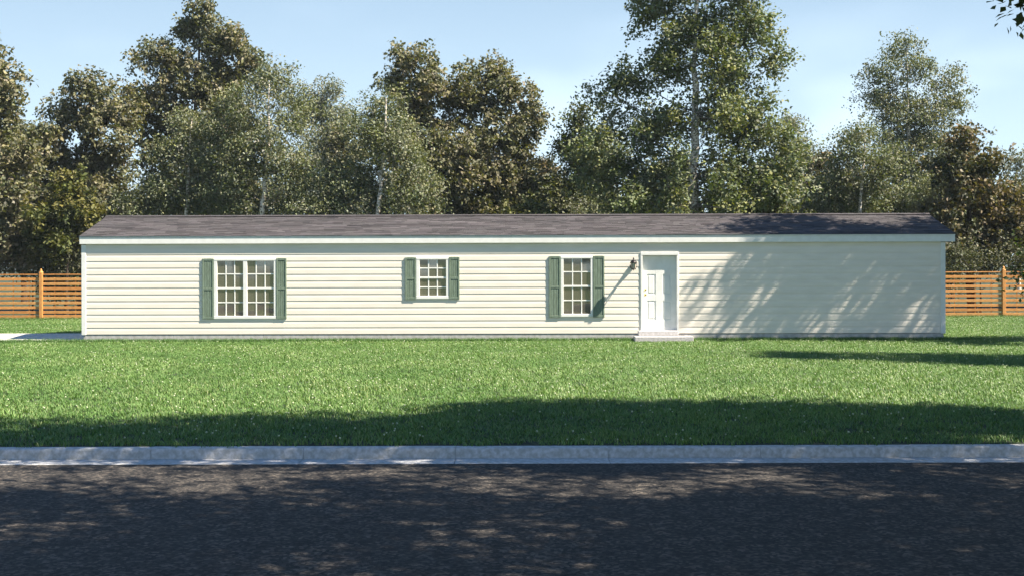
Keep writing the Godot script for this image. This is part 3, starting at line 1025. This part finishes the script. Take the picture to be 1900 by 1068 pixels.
func plant_all() -> void:
	var many := 150000
	leaf_index.resize(many * 6)
	for i in many:
		leaf_index[i * 6] = i * 4
		leaf_index[i * 6 + 1] = i * 4 + 1
		leaf_index[i * 6 + 2] = i * 4 + 2
		leaf_index[i * 6 + 3] = i * 4
		leaf_index[i * 6 + 4] = i * 4 + 2
		leaf_index[i * 6 + 5] = i * 4 + 3
	plant_tree("oak_tree", "oak", "olive brown broadleaf tree cut off by the far left edge of the photo", Vector3(-21.10, 0, -16.00), 0.20,
		[[0.00, 3.61, 0.0], [0.21, 8.30, 0.0], [0.32, 10.85, 0.0]],
		[[0.21, 10.68, 0.02, 0.90, 0.98], [0.60, 9.36, -0.27, 1.17, 1.02], [0.11, 7.66, -0.44, 1.39, 1.28], [0.85, 6.38, 0.08, 1.60, 1.24], [0.43, 4.67, 0.25, 2.24, 1.45], [1.07, 3.18, -0.43, 1.71, 1.28]])
	plant_tree("oak_tree", "oak", "dark olive tree with a rounded top, second tree from the left", Vector3(-18.76, 0, -21.00), 0.20,
		[[0.00, 3.75, 0.0], [0.23, 7.50, 0.0], [0.52, 9.85, 0.0]],
		[[0.52, 9.71, 0.28, 0.94, 0.70], [-0.47, 8.63, -0.37, 1.08, 0.84], [1.29, 8.25, 0.27, 1.31, 1.08], [-1.45, 7.32, 0.18, 1.27, 1.03], [0.47, 6.56, -0.56, 1.83, 1.36], [-1.45, 5.40, 0.01, 1.64, 1.36], [0.70, 4.57, -0.05, 1.64, 1.36], [-2.34, 3.52, 0.45, 1.41, 1.17]])
	plant_tree("oak_tree", "oak", "tallest brown green tree on the left, its crown touching the top of the photo", Vector3(-14.46, 0, -24.00), 0.25,
		[[0.00, 3.83, 0.0], [-0.07, 8.77, 0.0], [0.12, 12.73, 0.0]],
		[[0.12, 13.17, -0.25, 1.14, 0.99], [-1.61, 11.55, 0.04, 1.24, 0.74], [1.48, 11.93, 0.09, 1.29, 1.04], [-0.12, 10.51, -0.42, 1.93, 1.29], [2.40, 10.87, -0.11, 0.84, 0.79], [-2.23, 9.52, -0.00, 1.38, 1.04], [0.87, 8.77, -0.18, 2.18, 1.43], [-1.11, 7.54, -0.41, 1.93, 1.43], [0.37, 5.56, 0.16, 2.47, 1.48]])
	plant_tree("birch_tree", "birch", "grey green birch with a pale kinked trunk above the roof behind the double window", Vector3(-10.35, 0, -18.00), 0.17,
		[[0.00, 3.97, 0.0], [0.20, 5.41, 0.0], [0.31, 7.19, 0.0], [0.38, 9.62, 0.0]],
		[[0.42, 9.62, -0.14, 0.89, 0.80], [-0.69, 8.52, 0.20, 1.11, 1.02], [1.26, 8.25, -0.18, 0.80, 1.02], [0.16, 6.96, 0.45, 1.60, 1.15], [-1.17, 5.86, 0.36, 1.29, 1.06], [1.26, 5.63, 0.08, 1.29, 1.29], [-0.07, 4.53, -0.21, 1.77, 0.80]])
	plant_tree("birch_tree", "birch", "leftmost grey green birch, bushy and lower, before the tallest left tree", Vector3(-13.56, 0, -18.60), 0.14,
		[[0.00, 4.07, 0.0], [0.11, 5.68, 0.0], [0.25, 8.15, 0.0]],
		[[0.16, 7.88, -0.15, 0.94, 0.76], [-0.74, 6.81, 0.14, 1.03, 0.94], [0.83, 6.35, -0.05, 1.26, 1.08], [-0.11, 5.24, -0.12, 1.61, 1.08], [-1.50, 4.79, 0.08, 1.08, 0.94], [0.90, 4.34, 0.42, 1.35, 0.63], [-2.35, 4.46, 0.29, 1.01, 0.67]])
	plant_tree("birch_tree", "birch", "grey green birch with a slim white trunk left of the twin topped oaks", Vector3(-5.50, 0, -18.00), 0.16,
		[[0.00, 3.96, 0.0], [0.13, 5.62, 0.0], [0.27, 7.39, 0.0], [0.33, 8.95, 0.0]],
		[[0.29, 8.61, -0.13, 0.80, 0.66], [-0.66, 7.62, 0.21, 1.02, 0.93], [0.84, 7.17, 0.24, 1.24, 1.02], [-0.04, 6.06, -0.56, 1.73, 1.15], [-1.37, 5.18, -0.20, 1.15, 1.06], [1.29, 4.95, 0.36, 1.37, 1.15], [-0.04, 4.29, -0.61, 1.77, 0.62], [-2.48, 4.30, 0.01, 1.00, 0.78]])
	plant_tree("oak_tree", "oak", "left one of two adjoining brown oaks above the small window", Vector3(-4.37, 0, -23.00), 0.22,
		[[0.00, 3.77, 0.0], [0.05, 7.90, 0.0], [0.00, 10.82, 0.0]],
		[[0.00, 11.26, -0.02, 1.02, 0.68], [-0.85, 10.14, 0.14, 0.78, 0.68], [0.61, 9.89, -0.39, 1.46, 1.12], [-0.24, 8.15, -0.29, 1.90, 1.41], [1.21, 6.68, 0.45, 1.90, 1.41], [0.49, 4.99, 0.70, 2.19, 1.21]])
	plant_tree("oak_tree", "oak", "right one of two adjoining brown oaks, beside the open patch of sky", Vector3(-1.10, 0, -23.60), 0.22,
		[[0.00, 3.78, 0.0], [-0.07, 7.46, 0.0], [-0.12, 10.66, 0.0]],
		[[-0.12, 10.90, -0.16, 1.03, 0.74], [1.35, 9.92, 0.22, 0.88, 0.79], [-0.61, 9.43, 0.01, 1.47, 1.18], [1.79, 8.64, 0.08, 0.83, 0.79], [0.61, 7.71, 0.03, 1.77, 1.23], [-0.86, 5.99, 0.49, 1.92, 1.42], [1.23, 5.99, -0.29, 1.57, 1.28], [-0.12, 4.52, 0.02, 2.21, 0.93]])
	plant_tree("distant_birch", "faint", "pale distant birch showing faintly between the left trees and the twin oaks", Vector3(-13.13, 0, -54.00), 0.15,
		[[0.00, 5.47, 0.0], [0.08, 9.97, 0.0], [0.00, 14.10, 0.0]],
		[[0.00, 14.25, -0.05, 1.28, 0.83], [-0.83, 12.98, -0.42, 1.35, 1.20], [0.83, 12.22, 0.07, 1.43, 1.35], [0.00, 9.97, 0.70, 2.18, 1.80], [-0.38, 7.35, -0.83, 2.48, 2.18]])
	plant_tree("aspen_tree", "aspen", "tall green aspen with a thick white trunk running out of the top of the photo", Vector3(7.23, 0, -16.00), 0.27,
		[[0.00, 3.85, 0.0], [-0.11, 5.45, 0.0], [0.02, 6.94, 0.0], [0.04, 8.43, 0.0], [0.02, 11.20, 0.0], [0.17, 14.19, 0.0]],
		[[0.23, 14.61, 0.40, 1.60, 1.39], [-1.04, 13.02, -0.46, 1.60, 1.17], [1.83, 12.95, 0.40, 1.32, 1.11], [-1.77, 11.89, -0.25, 0.72, 0.51], [0.23, 11.20, 0.20, 1.83, 1.19], [2.37, 11.31, 0.36, 1.07, 0.90], [3.32, 10.17, 0.21, 0.64, 0.60], [-1.04, 9.97, -0.16, 1.15, 0.85], [1.30, 9.50, 0.31, 1.62, 0.98], [-2.22, 9.29, -0.31, 1.11, 0.64], [-3.64, 8.83, 0.05, 0.68, 0.38], [0.02, 7.79, 0.70, 2.05, 0.98], [-2.11, 7.37, -0.39, 1.62, 0.98], [2.47, 7.58, 0.34, 1.28, 1.11], [-3.82, 6.74, 0.31, 1.15, 0.94], [3.69, 6.46, 0.28, 0.94, 0.85], [0.23, 5.66, 0.66, 2.26, 1.11], [-2.54, 5.24, -0.57, 1.83, 1.19], [2.79, 5.02, 0.46, 1.66, 1.07], [-0.19, 4.28, 0.91, 2.98, 0.60]])
	plant_tree("oak_tree", "dark", "dark rounded tree left of the tall aspen, half hidden behind its low boughs", Vector3(3.16, 0, -23.00), 0.20,
		[[0.00, 3.75, 0.0], [0.05, 6.18, 0.0], [-0.05, 8.37, 0.0]],
		[[-0.05, 8.66, 0.23, 0.73, 0.58], [-0.49, 7.45, -0.24, 0.78, 0.87], [0.73, 6.91, -0.44, 1.36, 1.12], [0.00, 5.45, -0.51, 1.60, 1.41], [-1.21, 4.73, 0.23, 1.21, 0.97]])
	plant_tree("aspen_tree", "pale", "pale grey green aspen with a stepped top, tallest tree at the right", Vector3(19.56, 0, -28.00), 0.17,
		[[0.00, 4.12, 0.0], [-0.05, 8.09, 0.0], [-0.16, 12.58, 0.0]],
		[[-0.16, 12.79, -0.17, 0.90, 0.58], [0.00, 11.57, 0.29, 0.90, 0.85], [-1.37, 11.31, 0.14, 0.90, 0.69], [1.80, 11.04, 0.06, 0.74, 0.69], [-1.11, 10.07, -0.08, 1.16, 0.79], [1.19, 9.67, 0.31, 1.37, 0.90], [0.00, 8.88, 0.23, 1.69, 1.11], [2.59, 10.03, 0.16, 0.48, 0.53], [-0.26, 7.03, 0.13, 2.27, 1.48], [1.72, 7.29, 0.51, 1.48, 1.22], [0.00, 5.44, -0.73, 2.59, 1.27]])
	plant_tree("birch_tree", "pale", "small pale birch with a light trunk left of the stepped aspen", Vector3(15.42, 0, -22.00), 0.15,
		[[0.00, 4.12, 0.0], [0.10, 5.84, 0.0], [0.29, 7.99, 0.0]],
		[[0.10, 7.84, 0.18, 0.95, 0.62], [-0.57, 6.79, 0.26, 0.81, 0.95], [0.86, 6.55, 0.38, 1.19, 1.10], [0.10, 5.36, -0.53, 1.81, 1.10], [-0.95, 4.84, -0.32, 1.10, 0.86]])
	plant_tree("oak_tree", "brown", "dark russet brown oak behind the right end of the roof", Vector3(18.66, 0, -17.50), 0.20,
		[[0.00, 1.79, 0.0], [0.00, 4.42, 0.0], [-0.07, 6.84, 0.0]],
		[[-0.11, 7.02, -0.17, 0.66, 0.57], [0.70, 6.18, -0.05, 0.61, 0.66], [-0.66, 5.74, 0.09, 1.01, 1.01], [0.44, 4.64, -0.09, 1.23, 1.10], [-1.21, 3.94, 0.06, 0.92, 1.01], [1.87, 4.20, -0.23, 1.23, 1.14], [0.00, 3.11, -0.43, 1.71, 1.01], [1.87, 2.77, 0.05, 1.27, 0.88]])
	plant_tree("distant_birch", "faint", "faint distant tree at the far right edge above the russet oak", Vector3(35.26, 0, -54.00), 0.15,
		[[0.00, 3.47, 0.0], [-0.08, 6.09, 0.0], [-0.15, 9.09, 0.0]],
		[[-0.19, 9.17, 0.16, 1.05, 0.68], [0.56, 7.21, 0.54, 1.73, 1.35], [-0.75, 5.34, 0.32, 1.88, 1.88]])
	plant_tree("distant_birch", "faint", "faint distant tree just right of the tall aspen", Vector3(19.51, 0, -54.00), 0.15,
		[[0.00, 5.38, 0.0], [0.00, 8.01, 0.0], [-0.08, 11.39, 0.0]],
		[[-0.08, 11.61, -0.05, 0.75, 0.83], [0.45, 9.51, -0.38, 1.43, 1.43], [1.58, 7.44, -0.40, 1.80, 1.73], [-1.13, 7.64, 0.36, 1.88, 1.88]])
	plant_tree("hazel_bush", "yellow", "yellow green bush behind the left fence beside the house corner", Vector3(-17.41, 0, -15.50), 0.08,
		[[0.00, 2.32, 0.0], [-0.06, 3.37, 0.0], [0.00, 4.85, 0.0]],
		[[0.00, 5.02, -0.26, 0.76, 0.63], [-0.57, 4.05, -0.00, 0.97, 0.76], [0.57, 3.90, 0.02, 0.84, 0.80], [-0.42, 2.95, 0.01, 1.16, 0.72]])
	plant_tree("hazel_bush", "yellow", "yellow green bush low above the roof right of the white aspen trunk", Vector3(10.22, 0, -17.00), 0.07,
		[[0.00, 3.12, 0.0], [0.00, 3.77, 0.0], [0.04, 4.53, 0.0]],
		[[0.11, 4.60, 0.10, 0.52, 0.35], [-0.43, 4.16, -0.18, 0.83, 0.48], [0.43, 3.99, 0.05, 0.87, 0.54]])
	plant_tree("hazel_bush", "yellow", "small yellowish bush above the roof in the gap between oaks and aspen", Vector3(0.43, 0, -17.00), 0.06,
		[[0.00, 3.36, 0.0], [0.00, 3.80, 0.0], [0.04, 4.23, 0.0]],
		[[0.04, 4.28, 0.16, 0.48, 0.26], [-0.33, 3.97, -0.02, 0.65, 0.35], [0.65, 3.97, -0.19, 0.65, 0.30]])
	plant_tree("low_shrub", "shrub", "low dull green shrub behind the left fence nearest the house", Vector3(-18.97, 0, -16.00), 0.05,
		[[0.00, 1.47, 0.0], [0.00, 1.90, 0.0], [0.00, 2.32, 0.0]],
		[[-0.85, 2.33, 0.12, 1.07, 0.51], [0.43, 2.20, -0.32, 0.94, 0.43], [1.60, 2.28, 0.08, 0.64, 0.55]])
	plant_tree("low_shrub", "shrub", "low dull green shrub behind the right fence beneath the russet oak", Vector3(18.54, 0, -16.00), 0.05,
		[[0.00, 1.37, 0.0], [0.00, 1.80, 0.0], [0.00, 2.22, 0.0]],
		[[-0.75, 2.23, -0.09, 0.98, 0.60], [0.43, 2.18, -0.35, 1.07, 0.55], [1.60, 2.13, 0.02, 1.07, 0.64]])
	var oak: Node3D = get_node("oak_tree_001")
	var oak2: Node3D = get_node("oak_tree_004")
	var brown: Node3D = get_node("oak_tree_006")
	var birch: Node3D = get_node("birch_tree")
	# the wood goes on behind these
	var back := "trees standing deeper in the wood behind the house"
	again(oak, Vector3(-16.5, 0, -36), 1.0, 0.95, "dim tree deep in the wood between the rounded and the tallest left tree", back)
	again(oak2, Vector3(-9.5, 0, -37), 2.2, 0.85, "dim tree deep in the wood below the faint birch on the left", back)
	again(brown, Vector3(1.6, 0, -33), 3.0, 1.0, "dim low tree in the gap between the twin oaks and the aspen", back)
	again(oak2, Vector3(9.0, 0, -36), 4.0, 0.72, "dim tree deep behind the tall aspen", back)
	again(brown, Vector3(17.0, 0, -34), 0.8, 1.05, "dim low tree in the gap right of the tall aspen", back)
	again(oak, Vector3(24.0, 0, -35), 5.1, 0.8, "dim tree deep behind the stepped pale aspen", back)
	again(birch, Vector3(32.0, 0, -36), 2.0, 0.75, "dim birch deep in the wood at the far right", back)
	again(oak2, Vector3(-27.0, 0, -36), 3.9, 0.85, "dim tree deep in the wood at the far left", back)
	var thick := "undergrowth between the trunks behind the house"
	var th1 := plant_tree("undergrowth_bush", "birch", "grey green undergrowth bush behind the roof above the double window", Vector3(-12.0, 0, -25), 0.07,
		[[0.0, 0.8, 0.0], [0.1, 2.5, 0.0], [0.0, 4.5, 0.0]], [[0.0, 2.2, 0.0, 2.4, 1.6], [-1.6, 3.6, 0.2, 1.8, 1.4], [1.5, 4.0, -0.2, 1.8, 1.5], [0.0, 5.2, 0.0, 1.7, 1.1]])
	th1.set_meta("group", thick)
	var th2 := plant_tree("undergrowth_bush", "dark", "dark undergrowth bush behind the roof between the aspen and the dark tree", Vector3(6.6, 0, -24), 0.07,
		[[0.0, 0.8, 0.0], [0.1, 2.5, 0.0], [0.0, 4.5, 0.0]], [[0.0, 2.2, 0.0, 2.6, 1.6], [-1.8, 3.4, 0.2, 1.8, 1.4], [1.7, 3.8, -0.2, 1.9, 1.5], [0.0, 5.0, 0.0, 1.8, 1.2]])
	th2.set_meta("group", thick)
	again(th2, Vector3(-20.5, 0, -24), 1.0, 0.9, "dark undergrowth bush behind the yellow bush at the left house corner", thick)
	again(th1, Vector3(-16.4, 0, -26.5), 0.6, 1.05, "grey green undergrowth bush between the two leftmost oaks and the birches", thick)
	again(th1, Vector3(-6.4, 0, -24.5), 2.2, 0.95, "grey green undergrowth bush behind the roof left of the small window", thick)
	again(th2, Vector3(-0.6, 0, -25), 3.1, 0.95, "dark undergrowth bush below the twin oaks", thick)
	again(th1, Vector3(3.4, 0, -23.5), 4.0, 0.9, "grey green undergrowth bush below the open patch of sky", thick)
	again(th1, Vector3(10.8, 0, -24), 5.0, 1.0, "grey green undergrowth bush right of the white aspen trunk", thick)
	again(th2, Vector3(15.6, 0, -25), 0.4, 1.0, "dark undergrowth bush left of the small pale birch", thick)
	again(th1, Vector3(20.4, 0, -25), 1.6, 1.0, "grey green undergrowth bush below the stepped pale aspen", thick)
	again(th2, Vector3(26.0, 0, -24), 2.6, 0.95, "dark undergrowth bush at the far right behind the fence", thick)
	# trees on the right whose shadows fall across wall, lawn and road
	plant_tree("shade_tree", "street", "broad green tree at the right edge before the fence, only its low bough in view", Vector3(17.9, 0, 2.2), 0.22,
		[[0.0, 3.0, 0.0], [-0.1, 7.0, 0.0], [-0.4, 12.0, 0.0]],
		[[-4.2, 2.3, 0.2, 1.0, 0.8], [0.0, 4.2, 0.0, 3.0, 1.8], [-3.0, 10.4, 0.0, 2.2, 1.2], [-4.7, 10.9, -0.4, 1.4, 1.0], [0.0, 9.2, 0.2, 2.0, 1.5], [1.0, 12.2, 0.0, 2.6, 1.6], [-2.2, 12.6, -0.6, 2.0, 1.2], [2.6, 7.0, 0.0, 2.4, 2.2]], 0.4)
	plant_tree("shade_tree", "street", "tall green tree right of the lawn, out of view, that shades the grass", Vector3(18.4, 0, 9.9), 0.2,
		[[0.0, 3.0, 0.0], [-0.1, 8.0, 0.0], [-0.4, 13.0, 0.0]],
		[[0.0, 5.0, 0.0, 2.2, 1.6], [-0.8, 8.0, 0.0, 2.2, 1.6], [0.8, 6.5, 0.4, 2.0, 1.6], [-0.4, 11.0, 0.0, 1.7, 1.4], [-0.8, 13.6, 0.0, 1.3, 1.1]], 0.8)
	plant_tree("street_tree", "street", "street tree on the right verge, a leafy twig of it in the top right corner", Vector3(9.3, 0, 19.2), 0.17,
		[[0.0, 3.0, 0.0], [-0.1, 6.0, 0.0], [-0.3, 10.0, 0.0]],
		[[-2.85, 5.25, 0.1, 0.5, 0.42], [-3.2, 7.2, 0.0, 1.8, 0.9], [0.0, 7.6, 0.0, 2.9, 1.6], [-0.4, 9.6, 0.4, 2.3, 1.4], [1.0, 10.6, 0.4, 2.4, 1.5], [2.5, 7.2, 0.0, 2.0, 1.5], [-1.5, 8.4, 2.0, 2.0, 1.1], [1.0, 9.0, 2.2, 2.0, 1.2], [-3.6, 9.2, 1.8, 1.6, 0.9]])
	plant_tree("street_tree", "street", "wide street tree across the road, shading the left half of the asphalt", Vector3(5.5, 0, 30.6), 0.28,
		[[0.0, 3.0, 0.0], [-0.1, 6.0, -0.6], [-0.2, 9.5, -2.0]],
		[[-2.5, 9.0, -5.0, 1.6, 1.0], [0.5, 9.5, -5.2, 1.7, 1.1], [3.0, 8.8, -5.0, 1.9, 1.2], [-3.0, 8.5, -3.0, 1.8, 1.1], [0.0, 10.0, -3.0, 2.3, 1.3], [3.0, 9.5, -2.4, 2.1, 1.2], [-1.0, 9.3, -8.6, 1.4, 0.9], [1.8, 9.0, -8.4, 1.3, 0.9], [-4.2, 9.0, -9.5, 1.4, 0.8], [-3.0, 9.2, -8.9, 1.4, 0.8], [3.2, 9.3, -8.4, 1.6, 0.9], [-1.5, 9.4, -9.9, 1.5, 0.9], [1.2, 9.2, -9.9, 1.4, 0.9], [-4.6, 9.2, -3.6, 1.5, 0.9]], 0.95)
	plant_tree("street_tree", "street", "wide street tree across the road, shading the right half of the asphalt", Vector3(14.4, 0, 30.2), 0.28,
		[[0.0, 3.0, 0.0], [-0.1, 6.0, -0.6], [-0.2, 9.5, -2.0]],
		[[-4.0, 9.0, -5.0, 1.9, 1.1], [-2.0, 10.0, -3.0, 2.2, 1.2], [0.0, 9.0, -5.5, 2.0, 1.2], [-3.0, 9.0, -7.4, 1.6, 1.0], [2.0, 10.0, -2.0, 2.2, 1.3], [-4.5, 8.8, -2.4, 1.8, 1.1], [-0.5, 8.7, -8.4, 1.6, 1.0], [2.2, 9.4, -6.4, 1.8, 1.1], [1.0, 11.0, -3.5, 2.0, 1.1]], 0.9)
	# the wood on the far side of the road that the window panes mirror
	var far := "trees of the wood across the road mirrored in the window panes"
	for k in 8:
		again([oak, oak2, brown, birch][k % 4], Vector3(-42.0 + 12.0 * k, 0, 84.0 + 5.0 * (k % 3)), 1.7 * k, 1.15, "tree of the wood across the road, seen only mirrored in the panes", far)

# ---------------------------------------------------------------- scene
func thin_clouds() -> ImageTexture:
	# faint white cloud low over the whole horizon
	var n := FastNoiseLite.new()
	n.seed = 12
	n.frequency = 2.2
	n.fractal_octaves = 5
	var im := Image.create_empty(1024, 512, false, Image.FORMAT_RGBAF)
	im.fill(Color(1, 1, 1, 0))
	for j in range(190, 256):
		var el := PI * (0.5 - (j + 0.5) / 512.0)
		var band := smoothstep(0.24, 0.06, el)
		for i in 1024:
			var az := TAU * i / 1024.0
			var v := n.get_noise_3d(cos(az) * cos(el) * 1.6, sin(el) * 5.0, sin(az) * cos(el) * 1.6)
			im.set_pixel(i, j, Color(1, 1, 1, band * (0.02 + 0.085 * smoothstep(0.0, 0.5, v))))
	return ImageTexture.create_from_image(im)

func _ready() -> void:
	var cam := Camera3D.new()
	cam.name = "camera"
	cam.position = Vector3(0, 2.06, 34.0)
	cam.rotation = Vector3(0, 0, -0.0027)
	# the lens is shifted: the horizon lies above the middle of the picture, uprights stay upright
	cam.set_frustum(0.1 * 1068.0 / 2346.0, Vector2(0, -0.1 * 44.0 / 2346.0), 0.1, 1500.0)
	add_child(cam)
	cam.current = true

	var sun := DirectionalLight3D.new()
	sun.name = "sun"
	sun.light_color = Color(1.0, 0.955, 0.88)
	sun.light_energy = 1.6
	sun.light_angular_distance = 0.5
	sun.shadow_enabled = true
	add_child(sun)
	sun.look_at_from_position(Vector3(0.8, 1.0, 0.28) * 50.0, Vector3.ZERO)

	var sky := ProceduralSkyMaterial.new()
	sky.sky_top_color = lin(0.033, 0.083, 0.185)
	sky.sky_horizon_color = lin(0.312, 0.402, 0.448)
	sky.sky_curve = 0.2
	sky.sky_energy_multiplier = 1.0
	sky.ground_horizon_color = Color(0.5, 0.52, 0.5)
	sky.ground_bottom_color = Color(0.2, 0.22, 0.18)
	sky.sun_angle_max = 3.0
	sky.sky_cover = thin_clouds()
	var env := Environment.new()
	env.background_mode = Environment.BG_SKY
	env.sky = Sky.new()
	env.sky.sky_material = sky
	env.background_energy_multiplier = 1.0
	env.tonemap_mode = Environment.TONE_MAPPER_LINEAR
	env.tonemap_exposure = 2.9
	env.fog_enabled = true
	env.fog_light_color = Color(0.86, 0.92, 1.0)
	env.fog_density = 0.00025
	env.sdfgi_enabled = true
	env.ssao_enabled = true
	env.ssil_enabled = true
	var we := WorldEnvironment.new()
	we.name = "world_environment"
	we.environment = env
	add_child(we)

	make_materials()
	build_ground()
	build_house()
	build_lamp_and_steps()
	var left := []
	for k in range(-4, 2):
		left.append(-18.0 + 2.384 * k)
	build_fence(left, "sunlit orange slat fence left of the house beyond the driveway")
	var right := []
	for k in range(-2, 4):
		right.append(18.79 + 2.384 * k)
	build_fence(right, "orange slat fence right of the house, dappled by tree shade")
	plant_all()
	build_grass()
